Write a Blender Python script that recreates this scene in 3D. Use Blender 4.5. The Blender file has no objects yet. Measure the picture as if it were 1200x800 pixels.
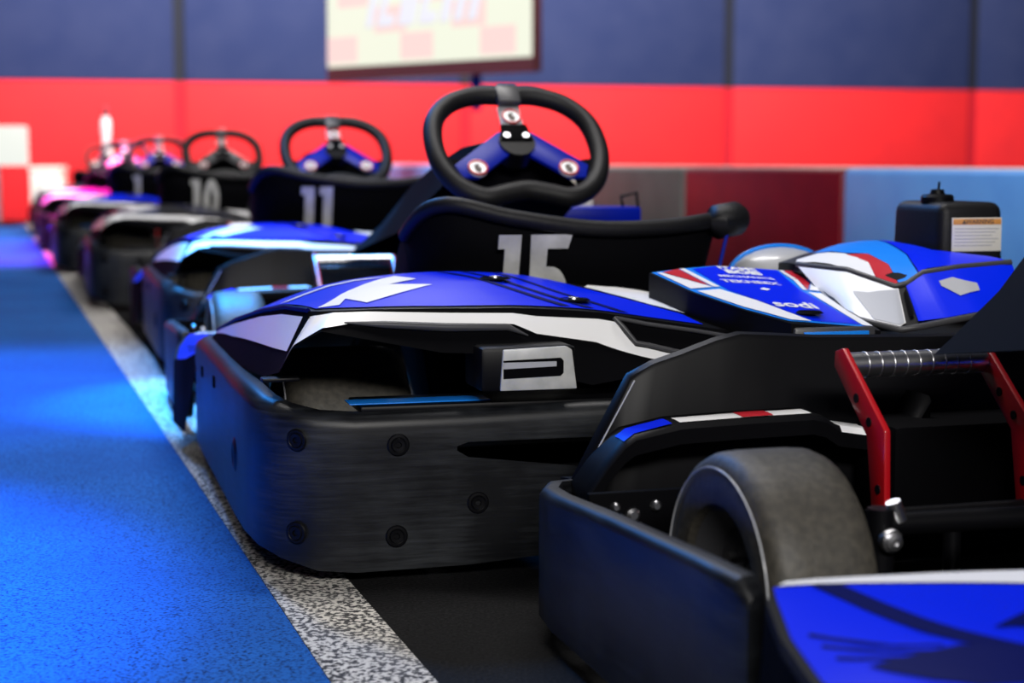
import bpy, bmesh, math, random
import numpy as np
from mathutils import Vector, Matrix
random.seed(4)
S = bpy.context.scene
COL = S.collection
R = math.radians

# ------------------------------------------------------------------ camera
CAM_H = .55
cam_d = bpy.data.cameras.new('camera'); cam = bpy.data.objects.new('camera', cam_d); COL.objects.link(cam)
cam_d.sensor_width = 36; cam_d.lens = 60
cam.location = (0, 0, CAM_H)
cam.rotation_euler = (R(90) - math.atan(210/2000), 0, 0)
cam_d.dof.use_dof = True; cam_d.dof.focus_distance = 2.15; cam_d.dof.aperture_fstop = 4.0
cam_d.clip_start = .02
S.camera = cam
# ------------------------------------------------------------------ world, exposure
S.view_settings.view_transform = 'Standard'; S.view_settings.look = 'None'
S.view_settings.gamma = 1; S.view_settings.use_curve_mapping = False
S.view_settings.exposure = 0.0
W = bpy.data.worlds.new('hall_ambient'); S.world = W; W.use_nodes = True
W.node_tree.nodes['Background'].inputs[0].default_value = (.25, .38, 1, 1)
W.node_tree.nodes['Background'].inputs[1].default_value = .012
# ------------------------------------------------------------------ ceiling lamps
def area(name, loc, target, size, energy, col, spread=180):
    d = bpy.data.lights.new(name, 'AREA'); d.shape = 'RECTANGLE'; d.size, d.size_y = size
    d.energy = energy; d.color = col; d.spread = R(spread)
    o = bpy.data.objects.new(name, d); COL.objects.link(o); o.location = loc
    o.rotation_euler = (Vector(target) - Vector(loc)).to_track_quat('-Z', 'Y').to_euler()
    return o
def spot(name, loc, target, angle, energy, col, blend=.5, r=.15):
    d = bpy.data.lights.new(name, 'SPOT'); d.spot_size = R(angle); d.spot_blend = blend
    d.energy = energy; d.color = col; d.shadow_soft_size = r
    o = bpy.data.objects.new(name, d); COL.objects.link(o); o.location = loc
    o.rotation_euler = (Vector(target) - Vector(loc)).to_track_quat('-Z', 'Y').to_euler()
    return o
area('hall_lamp_rear', (.7, -2.4, 2.5), (.4, 2.2, .2), (2.4, .5), 195, (1, .97, .93))
area('hall_lamp_middle', (-.2, 3.6, 4.2), (.9, 6.2, 0.2), (3.0, .5), 200, (1, .97, .95))
area('wall_wash', (0, 11.5, 5.0), (0, 17, 1.0), (9, .5), 1500, (1, .96, .95))
area('hall_lamp_far', (-.6, 9.5, 4.6), (-2.0, 10.5, 0), (2.5, .5), 160, (1, .97, .97))
spot('blue_stage_lamp', (-1.9, 5.6, 3.2), (-.2, 3.2, .2), 70, 380, (.03, .30, 1), .6, .2)
spot('cyan_stage_lamp', (-1.0, 4.7, 3.0), (-.60, 4.0, .25), 22, 2200, (.0, .32, 1), .6, .06)
spot('blue_track_lamp_near', (-1.75, 1.8, 4.0), (-1.70, 1.85, 0), 37, 3000, (.0, .30, 1), .22, .12)
spot('blue_track_lamp_far', (-1.5, 4.0, 4.0), (-1.65, 4.1, 0), 34, 900, (.02, .30, 1), .8, .12)
spot('pink_stage_lamp', (-3.0, 9.2, 4.0), (-3.1, 10.5, 0), 48, 4200, (1, .04, .55), .5, .2)

# ------------------------------------------------------------------ materials
def mat(name, col, rough=.5, metal=0, noise=None, bump=0, coat=0, emit=None, scale=60, spec=.5):
    m = bpy.data.materials.new(name); m.use_nodes = True
    nt = m.node_tree; b = nt.nodes['Principled BSDF']
    b.inputs['Base Color'].default_value = (*col, 1); b.inputs['Roughness'].default_value = rough
    b.inputs['Metallic'].default_value = metal; b.inputs['Coat Weight'].default_value = coat
    b.inputs['Specular IOR Level'].default_value = spec
    b.inputs['Coat Roughness'].default_value = .08
    if emit:
        b.inputs['Base Color'].default_value = (.03, .03, .03, 1); b.inputs['Emission Color'].default_value = (*col, 1); b.inputs['Emission Strength'].default_value = emit
    if noise is not None or bump:
        tc = nt.nodes.new('ShaderNodeTexCoord'); n = nt.nodes.new('ShaderNodeTexNoise')
        n.inputs['Scale'].default_value = scale; n.inputs['Detail'].default_value = 6
        nt.links.new(tc.outputs['Object'], n.inputs['Vector'])
        if noise is not None:
            rp = nt.nodes.new('ShaderNodeValToRGB')
            rp.color_ramp.elements[0].position = .35; rp.color_ramp.elements[1].position = .68
            rp.color_ramp.elements[0].color = (*col, 1); rp.color_ramp.elements[1].color = (*noise, 1)
            nt.links.new(n.outputs['Fac'], rp.inputs['Fac']); nt.links.new(rp.outputs['Color'], b.inputs['Base Color'])
        if bump:
            bp = nt.nodes.new('ShaderNodeBump'); bp.inputs['Strength'].default_value = bump; bp.inputs['Distance'].default_value = .002
            nt.links.new(n.outputs['Fac'], bp.inputs['Height']); nt.links.new(bp.outputs['Normal'], b.inputs['Normal'])
    return m
def scuffed(name, col, col2, rough):
    # moulded plastic with horizontal scuffs (noise stretched along the sides)
    m = mat(name, col, rough, spec=.3); nt = m.node_tree; b = nt.nodes['Principled BSDF']
    tc = nt.nodes.new('ShaderNodeTexCoord'); mp = nt.nodes.new('ShaderNodeMapping')
    mp.inputs['Scale'].default_value = (5, 5, 90)
    n = nt.nodes.new('ShaderNodeTexNoise'); n.inputs['Scale'].default_value = 2.2; n.inputs['Detail'].default_value = 8
    n.inputs['Roughness'].default_value = .7
    n2 = nt.nodes.new('ShaderNodeTexNoise'); n2.inputs['Scale'].default_value = 9; n2.inputs['Detail'].default_value = 3
    mul = nt.nodes.new('ShaderNodeMath'); mul.operation = 'MULTIPLY'
    rp = nt.nodes.new('ShaderNodeValToRGB')
    rp.color_ramp.elements[0].position = .2; rp.color_ramp.elements[1].position = .42
    rp.color_ramp.elements[0].color = (*col, 1); rp.color_ramp.elements[1].color = (*col2, 1)
    L = nt.links.new
    L(tc.outputs['Object'], mp.inputs['Vector']); L(mp.outputs['Vector'], n.inputs['Vector']); L(tc.outputs['Object'], n2.inputs['Vector'])
    L(n.outputs['Fac'], mul.inputs[0]); L(n2.outputs['Fac'], mul.inputs[1]); L(mul.outputs[0], rp.inputs['Fac'])
    L(rp.outputs['Color'], b.inputs['Base Color'])
    r2 = nt.nodes.new('ShaderNodeMapRange'); r2.inputs['To Min'].default_value = rough; r2.inputs['To Max'].default_value = rough + .25
    L(mul.outputs[0], r2.inputs['Value']); L(r2.outputs['Result'], b.inputs['Roughness'])
    bp = nt.nodes.new('ShaderNodeBump'); bp.inputs['Strength'].default_value = .15; bp.inputs['Distance'].default_value = .001
    L(n.outputs['Fac'], bp.inputs['Height']); L(bp.outputs['Normal'], b.inputs['Normal'])
    return m
M = dict(
    bumper=scuffed('scuffed_black_plastic', (.004, .0045, .006), (.026, .029, .033), .36),
    black=mat('black_plastic', (.003, .003, .004), .42, spec=.14),
    matt=mat('matt_black', (.0022, .0022, .003), .7, spec=.03),
    grain=mat('grained_black', (.006, .006, .007), .5, bump=.25, scale=300, spec=.25),
    rubber=mat('tyre_rubber', (.034, .031, .026), .55, noise=(.062, .056, .044), bump=.35, scale=120),
    blue=mat('gloss_blue', (.0, .018, .80), .35, spec=.1),
    sky=mat('gloss_sky_blue', (.01, .24, .9), .35, coat=.06, spec=.2),
    navy=mat('navy_print', (.0, .003, .08), .5, spec=.05),
    white=mat('gloss_white', (.90, .90, .91), .4, coat=.12),
    grey=mat('grey_print', (.42, .43, .46), .35, coat=.3),
    dgrey=mat('charcoal_grey', (.05, .05, .055), .4),
    red=mat('gloss_red', (.55, .006, .02), .4, coat=.12),
    magenta=mat('gloss_pink_lit', (.6, .01, .33), .3, coat=.5),  # body tint that carries the pink light
    charcoal=mat('charcoal_print', (.03, .03, .035), .3, coat=.5),
    ared=mat('red_painted_steel', (.42, .003, .008), .35, coat=.4),
    chrome=mat('chrome', (.9, .9, .93), .28, 1),
    steel=mat('zinc_steel', (.5, .5, .52), .35, 1),
    ablue=mat('blue_anodised', (.0, .010, .30), .4, spec=.2),
    digit=mat('worn_white_number', (.62, .62, .60), .5, noise=(.42, .42, .41), scale=25),
    wrap=mat('wheel_grip', (.008, .008, .009), .5, spec=.3, bump=.3, scale=400),
    lens=mat('grey_lens', (.55, .55, .53), .3, noise=(.40, .41, .40), scale=35),
    orange=mat('orange_print', (.75, .33, .08), .5),
    paper=mat('label_white', (.80, .78, .72), .5),
    ink=mat('label_ink', (.10, .08, .07), .6),
)

# ------------------------------------------------------------------ mesh helpers
def obj(name, mesh, m=None, parent=None, loc=None):
    o = bpy.data.objects.new(name, mesh); COL.objects.link(o)
    if m is not None and not mesh.materials: mesh.materials.append(m)
    if parent: o.parent = parent
    if loc: o.location = loc
    return o
def mesh_of(name, V, F, smooth=35):
    me = bpy.data.meshes.new(name); me.from_pydata([tuple(v) for v in V], [], F)
    bm = bmesh.new(); bm.from_mesh(me); bmesh.ops.remove_doubles(bm, verts=bm.verts, dist=1e-5)
    bmesh.ops.recalc_face_normals(bm, faces=bm.faces); bm.to_mesh(me); bm.free()
    if smooth: me.shade_smooth(); me.set_sharp_from_angle(angle=R(smooth))
    return me
def bm_mesh(name, bm, smooth=35):
    me = bpy.data.meshes.new(name); bmesh.ops.recalc_face_normals(bm, faces=bm.faces); bm.to_mesh(me); bm.free()
    if smooth: me.shade_smooth(); me.set_sharp_from_angle(angle=R(smooth))
    return me
def loft(name, secs, closed=False, cap=False, skip=(), smooth=35):
    n = len(secs[0]); V = [p for s in secs for p in s]; F = []
    for i in range(len(secs) - 1):
        for j in range(n if closed else n - 1):
            if (i, j) in skip: continue
            a, b = i*n + j, i*n + (j+1) % n
            F.append((a, b, b + n, a + n))
    if cap: F += [tuple(range(n)), tuple(range((len(secs)-1)*n, len(secs)*n))]
    return mesh_of(name, V, F, smooth)
def crom(P, n=6, closed=False):
    P = [Vector(p) for p in P]; out = []; N = len(P)
    for i in range(N if closed else N - 1):
        g = (lambda k: P[k % N]) if closed else (lambda k: P[min(max(k, 0), N-1)])
        a, b, c, d = g(i-1), g(i), g(i+1), g(i+2)
        for k in range(n):
            t = k/n
            out.append(.5*((2*b) + (c-a)*t + (2*a-5*b+4*c-d)*t*t + (3*b-a-3*c+d)*t**3))
    if not closed: out.append(P[-1])
    return out
def tube(name, path, r, seg=12, closed=False, smooth=60):
    path = [Vector(p) for p in path]; N = len(path); secs = []; up = None
    for i, p in enumerate(path):
        t = ((path[(i+1) % N] - path[i-1]) if closed else (path[min(i+1, N-1)] - path[max(i-1, 0)])).normalized()
        if up is None: up = t.orthogonal().normalized()
        up = (up - t*up.dot(t)).normalized(); s = t.cross(up)
        rr = r[i] if isinstance(r, (list, tuple)) else r
        secs.append([p + rr*(math.cos(a)*up + math.sin(a)*s) for a in (2*math.pi*k/seg for k in range(seg))])
    if closed: secs.append(secs[0])
    return loft(name, secs, True, not closed, smooth=smooth)
def box(name, lo, hi, bev=.006, seg=2, taper=1.0):
    bm = bmesh.new(); bmesh.ops.create_cube(bm, size=1)
    c = [(a+b)/2 for a, b in zip(lo, hi)]; d = [b-a for a, b in zip(lo, hi)]
    for v in bm.verts:
        k = taper if v.co.z > 0 else 1
        v.co = Vector((c[0]+v.co.x*d[0]*k, c[1]+v.co.y*d[1]*k, c[2]+v.co.z*d[2]))
    if bev: bmesh.ops.bevel(bm, geom=bm.edges[:], offset=bev, segments=seg, affect='EDGES', profile=.5)
    return bm_mesh(name, bm, 40)
def lathe(name, prof, axis='X', seg=40, center=(0, 0, 0), smooth=35):
    secs = []
    for k in range(seg + 1):
        a = 2*math.pi*k/seg; s = []
        for (h, r) in prof:
            u, v = r*math.cos(a), r*math.sin(a)
            p = {'X': (h, u, v), 'Y': (u, h, v), 'Z': (u, v, h)}[axis]
            s.append(Vector(p) + Vector(center))
        secs.append(s)
    return loft(name, secs, smooth=smooth)
def prism(name, poly, frame, depth, smooth=30, bev=0):
    """2-D polygon (u, v) put through frame(u, v, w) with w from 0 to depth"""
    bm = bmesh.new()
    a = [bm.verts.new(frame(u, v, 0)) for u, v in poly]; b = [bm.verts.new(frame(u, v, depth)) for u, v in poly]
    bm.faces.new(a); bm.faces.new(b[::-1])
    for i in range(len(poly)): bm.faces.new((a[i], a[(i+1) % len(poly)], b[(i+1) % len(poly)], b[i]))
    if bev:
        bmesh.ops.recalc_face_normals(bm, faces=bm.faces)
        bmesh.ops.bevel(bm, geom=bm.edges[:], offset=bev, segments=2, affect='EDGES', profile=.5)
    bm.normal_update()
    bmesh.ops.triangulate(bm, faces=[f for f in bm.faces if len(f.verts) > 4])
    return bm_mesh(name, bm, smooth)
def fit(pts):
    P = np.array(pts); n = len(P)
    r = np.linalg.norm(P[:, None, :2] - P[None, :, :2], axis=2)
    A = np.zeros((n+3, n+3)); A[:n, :n] = np.where(r > 0, r*r*np.log(r+1e-12), 0) + 1e-5*np.eye(n)
    A[:n, n] = 1; A[:n, n+1:] = P[:, :2]; A[n, :n] = 1; A[n+1:, :n] = P[:, :2].T
    s = np.linalg.solve(A, np.r_[P[:, 2], 0, 0, 0])
    def h(x, y):
        d = np.hypot(P[:, 0]-x, P[:, 1]-y)
        return float(np.where(d > 0, d*d*np.log(d+1e-12), 0) @ s[:n] + s[n] + s[n+1]*x + s[n+2]*y)
    return h
def plan(name, poly, h, step=.04, off=0., thick=0., flip=False, smooth=40):
    """sheet over a plan polygon following the height field h; optional thickness downwards"""
    bm = bmesh.new(); vs = [bm.verts.new((x, y, 0)) for x, y in poly]; bm.faces.new(vs); bm.normal_update()
    bmesh.ops.triangulate(bm, faces=bm.faces[:])
    xs = [p[0] for p in poly]; ys = [p[1] for p in poly]
    for ax, lo, hi in ((0, min(xs), max(xs)), (1, min(ys), max(ys))):
        k = math.ceil(lo/step)
        while k*step < hi:
            co = [0, 0, 0]; co[ax] = k*step; no = [0, 0, 0]; no[ax] = 1
            bmesh.ops.bisect_plane(bm, geom=bm.verts[:]+bm.edges[:]+bm.faces[:], dist=1e-5, plane_co=co, plane_no=no); k += 1
    for v in bm.verts: v.co.z = h(v.co.x, v.co.y) + off
    if thick:
        r = bmesh.ops.extrude_face_region(bm, geom=bm.faces[:])
        for v in r['geom']:
            if isinstance(v, bmesh.types.BMVert): v.co.z -= thick
    if flip:
        for v in bm.verts: v.co.x = -v.co.x
    return bm_mesh(name, bm, smooth)
def wall_shell(name, stations, inward, zs=None, skip=(), roll=.012):
    """upright bumper wall: stations (x, y, z rows...) with a rolled lip along the top; inward(i) is the unit inward direction"""
    secs = []
    for i, st in enumerate(stations):
        x, y = st[:2]; z = st[2:]; n = Vector((*inward[i], 0))
        P = Vector((x, y, 0)); col = []
        col.append(P + n*.02 + Vector((0, 0, z[0] - .004)))
        col += [P + Vector((0, 0, q)) for q in z[:-1]]
        zt = z[-1]
        for a in range(5):
            t = a/4*math.pi/2
            col.append(P + n*roll*(1 - math.cos(t)) + Vector((0, 0, zt - roll + roll*math.sin(t))))
        col.append(P + n*(roll + .010) + Vector((0, 0, zt)))
        col.append(P + n*(roll + .013) + Vector((0, 0, zt - .012)))
        col.append(P + n*(roll + .010) + Vector((0, 0, z[0] + .01)))
        secs.append(col)
    return loft(name, secs, smooth=50, skip=skip, cap=True)
def inward_of(path, towards=(0, 0)):
    out = []
    for i in range(len(path)):
        a, b = Vector(path[max(i-1, 0)][:2]), Vector(path[min(i+1, len(path)-1)][:2])
        t = (b - a).normalized(); n = Vector((-t.y, t.x))
        if n.dot(Vector(towards) - Vector(path[i][:2])) < 0: n = -n
        out.append((n.x, n.y))
    return out
def mirror_path(st): return st + [(-s[0],) + tuple(s[1:]) for s in st[::-1] if abs(s[0]) > 1e-6]
def text_mesh(body, size, fn, bold=0.0):
    c = bpy.data.curves.new('txt', 'FONT'); c.body = body; c.size = size; c.offset = bold; c.align_x = 'CENTER'; c.align_y = 'CENTER'
    c.resolution_u = 3
    o = bpy.data.objects.new('txt', c); COL.objects.link(o)
    dg = bpy.context.evaluated_depsgraph_get(); me = bpy.data.meshes.new_from_object(o.evaluated_get(dg))
    bpy.data.objects.remove(o); bpy.data.curves.remove(c)
    for v in me.vertices: v.co = fn(v.co.x, v.co.y)
    me.materials.clear()
    return me
def tag(o, label=None, cat=None, group=None, kind=None):
    for k, v in (('label', label), ('category', cat), ('group', group), ('kind', kind)):
        if v: o[k] = v
    return o

# ================================================================== SETTING
def asphalt(name, side):
    m = bpy.data.materials.new(name); m.use_nodes = True; nt = m.node_tree; b = nt.nodes['Principled BSDF']; L = nt.links.new
    tc = nt.nodes.new('ShaderNodeTexCoord')
    n = nt.nodes.new('ShaderNodeTexNoise'); n.inputs['Scale'].default_value = 150 if side == 'line' else 230; n.inputs['Detail'].default_value = 3
    v = nt.nodes.new('ShaderNodeTexNoise'); v.inputs['Scale'].default_value = 2.5; v.inputs['Detail'].default_value = 5
    L(tc.outputs['Object'], n.inputs['Vector']); L(tc.outputs['Object'], v.inputs['Vector'])
    rp = nt.nodes.new('ShaderNodeValToRGB'); mx = nt.nodes.new('ShaderNodeMix'); mx.data_type = 'RGBA'
    e = rp.color_ramp.elements
    if side == 'asphalt': e[0].color = (.003, .003, .0035, 1); e[1].color = (.018, .018, .019, 1); e[0].position = .4; e[1].position = .75; c2 = (.006, .006, .0065, 1)
    elif side == 'blue': e[0].color = (.002, .014, .07, 1); e[1].color = (.016, .125, .46, 1); e[0].position = .34; e[1].position = .52; c2 = (.008, .06, .26, 1)
    else: e[0].color = (.012, .012, .013, 1); e[1].color = (.72, .69, .64, 1); e[0].position = .46; e[1].position = .54; c2 = (.30, .30, .31, 1)
    L(n.outputs['Fac'], rp.inputs['Fac']); L(rp.outputs['Color'], mx.inputs['A']); mx.inputs['B'].default_value = c2
    mr = nt.nodes.new('ShaderNodeMapRange'); mr.inputs['From Min'].default_value = .4; mr.inputs['From Max'].default_value = .7; mr.inputs['To Max'].default_value = .55
    L(v.outputs['Fac'], mr.inputs['Value']); L(mr.outputs['Result'], mx.inputs['Factor']); L(mx.outputs['Result'], b.inputs['Base Color'])
    b.inputs['Roughness'].default_value = .8; b.inputs['Specular IOR Level'].default_value = .12
    bp = nt.nodes.new('ShaderNodeBump'); bp.inputs['Strength'].default_value = .5; bp.inputs['Distance'].default_value = .004
    L(n.outputs['Fac'], bp.inputs['Height']); L(bp.outputs['Normal'], b.inputs['Normal'])
    return m
fl = obj('floor', mesh_of('floor', [(-14, -6, 0), (20, -6, 0), (20, 26, 0), (-14, 26, 0)], [(0, 1, 2, 3)], 0), asphalt('dark_asphalt', 'asphalt'))
tag(fl, 'dark asphalt floor under the karts', kind='structure')
LD = Vector((-.2945, .9556, 0)); LR = Vector((.9556, .2945, 0)); L0 = Vector((-.203, 1.80, 0))     # white line: a point of its left edge, its direction
def strip(a, b, t0, t1, z):
    return [L0 + LD*t0 + LR*a + Vector((0, 0, z)), L0 + LD*t0 + LR*b + Vector((0, 0, z)), L0 + LD*t1 + LR*b + Vector((0, 0, z)), L0 + LD*t1 + LR*a + Vector((0, 0, z))]
def slab(name, q, t, m, parent):
    V = [p + Vector((0, 0, t)) for p in q] + list(q)
    return obj(name, mesh_of(name, V, [(0, 1, 2, 3), (0, 1, 5, 4), (1, 2, 6, 5), (2, 3, 7, 6), (3, 0, 4, 7)], 0), m, parent)
slab('blue_lit_track', strip(-7, -.001, -5.5, 18, 0), .0012, asphalt('blue_lit_asphalt', 'blue'), fl)  # grey asphalt track with the blue light mixed into its colour
slab('white_line', strip(0, .108, -5.5, 18, 0), .0016, asphalt('worn_white_line', 'line'), fl)

# far wall, padded panels with recessed joints
WA = Vector((-3.07, 15.93, 0)); WD = Vector((.9701, .2425, 0)); WN = Vector((.2425, -.9701, 0))
def wpt(s, n, z): p = WA + WD*s + WN*n; return Vector((p.x, p.y, z))
def wbox(name, s0, s1, n0, n1, z0, z1, m, parent=None, bev=.012):
    me = box(name, (s0, n0, z0), (s1, n1, z1), bev)
    for v in me.vertices: v.co = wpt(v.co.x, v.co.y, v.co.z)
    bm = bmesh.new(); bm.from_mesh(me); bmesh.ops.recalc_face_normals(bm, faces=bm.faces); bm.to_mesh(me); bm.free()
    return obj(name, me, m, parent)
m_wallbase = mat('wall_backing', (.004, .006, .016), .8)
m_navy = mat('navy_wall_panel', (.022, .034, .105), .7, noise=(.030, .042, .115), scale=3, spec=.2)
m_joint = mat('red_joint', (.50, .0, .012), .8)
m_red = mat('red_wall_panel', (.80, .024, .028), .65, noise=(.72, .022, .028), scale=3, spec=.15)
wall = wbox('wall_back', -14, 22, -.25, -.03, 0, 5.2, m_wallbase, bev=0); tag(wall, 'far hall wall, navy above a red band', kind='structure')
PWD = 2.70
for i in range(-5, 8):
    s0 = i*PWD + .05; s1 = (i+1)*PWD - .05
    wbox('red_joint', s1 - .005, s1 + .105, -.031, -.010, .02, 1.29, m_joint, wall, bev=0)
    wbox('navy_panel', s0, s1, -.031, 0, 1.295, 5.1, m_navy, wall)
    wbox('red_panel', s0, s1, -.031, .008, .02, 1.29, m_red, wall)

# ================================================================== BARRIER BLOCKS
B0 = Vector((1.25, 6.5, 0)); BD = Vector((-.2924, .9563, 0)); BR = Vector((.9563, .2924, 0)); BL = 1.55
m_b = dict(blue=mat('light_blue_barrier_vinyl', (.12, .36, .85), .45, noise=(.10, .31, .8), scale=6),
           red=mat('dark_red_barrier_vinyl', (.17, .004, .012), .4, noise=(.13, .003, .01), scale=6),
           grey=mat('grey_barrier_vinyl', (.16, .16, .155), .5, noise=(.12, .12, .115), scale=5),
           cream=mat('cream_barrier_vinyl', (.72, .72, .62), .5))
def barrier(i, colr, label):
    t0, t1 = i*BL + .012, (i+1)*BL - .012
    root = bpy.data.objects.new('barrier_block', None); COL.objects.link(root); root.location = B0 + BD*(t0+t1)/2 + BR*.2
    root.rotation_euler.z = math.atan2(BD.y, BD.x)
    h = (t1 - t0)/2
    obj('padded_body', box('padded_body', (-h, -.2, .05), (h, .2, .525), .02, 3), m_b[colr], root)
    obj('top_strap', box('top_strap', (-h + .02, -.14, .522), (h - .02, .14, .531), .003), M['paper'], root)
    obj('base_skid', box('base_skid', (-h + .03, -.18, 0), (h - .03, .18, .055), .006), M['matt'], root)
    tag(root, label, 'barrier', 'track barrier blocks in a row behind the karts')
for i, c, l in [(-1, 'blue', 'light blue padded barrier block behind the black fuel tank'),
                (0, 'red', 'dark red padded barrier block between the grey and light blue ones'),
                (1, 'grey', 'grey padded barrier block right of the nearest steering wheel'),
                (2, 'cream', 'cream barrier block hidden behind the nearest steering wheel'),
                (3, 'red', 'red barrier block seen left of the nearest steering wheel'),
                (4, 'blue', 'light blue barrier block between the two nearest steering wheels'),
                (5, 'cream', 'pale barrier block behind the steering wheel of kart eleven')]:
    barrier(i, c, l)

# ================================================================== GO KART (x right, y forward, z up, origin on the floor below the steering wheel)
HL = [(-.555, .47, .203), (-.608, .27, .170), (-.575, .05, .215), (-.555, -.1, .264), (-.548, -.35, .305), (-.53, -.55, .335), (-.515, -.68, .35), (-.497, -.8, .354),
      (-.46, .47, .203), (-.47, .25, .203), (-.47, .08, .225), (-.47, -.1, .285), (-.46, -.35, .34), (-.45, -.55, .367), (-.44, -.68, .368), (-.43, -.8, .356),
      (-.36, .47, .2), (-.36, .25, .2), (-.36, .08, .225), (-.36, -.1, .29), (-.35, -.35, .355), (-.34, -.55, .38), (-.33, -.68, .375), (-.31, -.8, .355),
      (-.25, .47, .195), (-.25, .25, .195), (-.26, .08, .22), (-.27, -.1, .285), (-.28, -.35, .35), (-.29, -.5, .383),
      (-.2, -.5, .382), (-.138, -.5, .378), (-.05, -.5, .362), (.07, -.5, .352), (-.2, -.65, .374), (-.1, -.65, .36), (.0, -.65, .348), (.1, -.65, .336),
      (-.223, -.8, .354), (-.1, -.8, .345), (-.03, -.8, .334), (.09, -.8, .315), (.15, -.8, .306)]
HC = [(.04, -.63, .385), (.18, -.52, .399), (.30, -.57, .379), (.30, -.65, .362), (.25, -.88, .322), (.145, -.88, .332), (.10, -.76, .357), (.2, -.7, .363)]
HR = [(.215, -.76, .389), (.30, -.76, .378), (.365, -.76, .370), (.385, -.76, .374), (.41, -.76, .39), (.47, -.76, .397), (.54, -.76, .402),
      (.30, -.65, .395), (.34, -.62, .408), (.39, -.6, .42), (.46, -.57, .424), (.51, -.57, .412), (.56, -.5, .39), (.25, -.6, .385), (.3, -.5, .39), (.45, -.5, .418)]
hl, hc, hr = fit(HL), fit(HC), fit(HR)
ST = [((-.545, .475, .201), (-.550, .480, .12)), ((-.575, .445, .190), (-.580, .45, .10)), ((-.604, .30, .171), (-.608, .30, .05)), ((-.592, .16, .188), (-.596, .16, .05)), ((-.572, .05, .215), (-.58, .05, .19)), ((-.555, -.1, .264), (-.568, -.1, .225)), ((-.548, -.35, .305), (-.563, -.35, .24)),
      ((-.53, -.55, .335), (-.556, -.55, .25)), ((-.515, -.68, .35), (-.548, -.69, .257)), ((-.499, -.79, .354), (-.54, -.80, .275)), ((-.485, -.802, .354), (-.525, -.825, .31)),
      ((-.465, -.803, .355), (-.49, -.84, .332)), ((-.42, -.804, .356), (-.455, -.842, .325)), ((-.31, -.804, .355), (-.33, -.845, .30)), ((-.223, -.803, .353), (-.23, -.845, .295)),
      ((-.19, -.803, .351), (-.20, -.845, .27)), ((-.10, -.803, .345), (-.122, -.845, .25)), ((-.03, -.802, .334), (-.04, -.842, .262)), ((.09, -.80, .315), (.06, -.83, .265)), ((.15, -.79, .306), (.14, -.82, .26))]
def on_strip(st, u, v, off):
    i = min(int(u), len(st) - 2); t = u - i
    a = Vector(st[i][0]).lerp(Vector(st[i+1][0]), t); b = Vector(st[i][1]).lerp(Vector(st[i+1][1]), t)
    tang = (Vector(st[i+1][0]) - Vector(st[i][0])); n = tang.cross(b - a)
    if n.length < 1e-9: n = Vector((0, -1, 0))
    n.normalize()
    if n.y > .2 or (abs(n.y) <= .2 and n.x*(a.x) < 0): n = -n
    return a.lerp(b, v) + n*off
def strip_decal(name, st, us, off=.002, n=5):
    """us: (u, v_top, v_bottom)"""
    secs = []
    for k in range(len(us) - 1):
        m = n if k < len(us) - 2 else n + 1
        for q in range(m):
            t = q/n; u, a, b = [us[k][j]*(1-t) + us[k+1][j]*t for j in range(3)]
            secs.append([on_strip(st, u, a*(1-w) + b*w, off) for w in (0, .33, .67, 1)])
    return loft(name, secs, smooth=60)

def digit_polys(ch):
    if ch == '1': return [[(.0, 1), (1, 1), (1, 0), (.3, 0), (.3, .86), (.0, .86)]]
    if ch == '5':
        arc = [(.55 + .45*math.cos(a), .36 + .32*math.sin(a)) for a in [R(k) for k in range(95, -91, -15)]]
        return [[(.0, 1), (1.0, 1), (.92, .86), (.42, .86), (.42, .68)] + arc + [(.0, .04), (.0, .2), (.45, .2), (.58, .35), (.45, .5), (.05, .5)]]
    if ch == '0':
        o = [(.45 + .45*math.cos(R(k)), .5 + .5*math.sin(R(k))) for k in range(0, 360, 15)]
        i = [(.45 + .14*math.cos(R(k)), .5 + .24*math.sin(R(k))) for k in range(0, 360, 15)]
        n = len(o)
        return [[o[k], o[(k+1) % n], i[(k+1) % n], i[k]] for k in range(n)]
    return []
def seat_y(z, x=0): return -.458 + (.45 - z)*.30 + .25*x*x
def number_mesh(txt, h=.16, x0=-.150, z0=.277):
    Vs, Fs = [], []; x = x0
    bm = bmesh.new()
    for ch in txt:
        w = .067 if ch != '1' else .036
        for poly in digit_polys(ch):
            vs = []
            for (u, v) in poly:
                px, pz = x + u*w, z0 + v*h
                vs.append(bm.verts.new((px, seat_y(pz, px) - .004, pz)))
            try: bm.faces.new(vs)
            except ValueError: pass
        x += w + .015
    bm.normal_update()
    bmesh.ops.triangulate(bm, faces=bm.faces[:])
    r = bmesh.ops.extrude_face_region(bm, geom=bm.faces[:])
    for v in r['geom']:
        if isinstance(v, bmesh.types.BMVert): v.co.y += .0035
    return bm_mesh('race_number', bm, 20)

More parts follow.
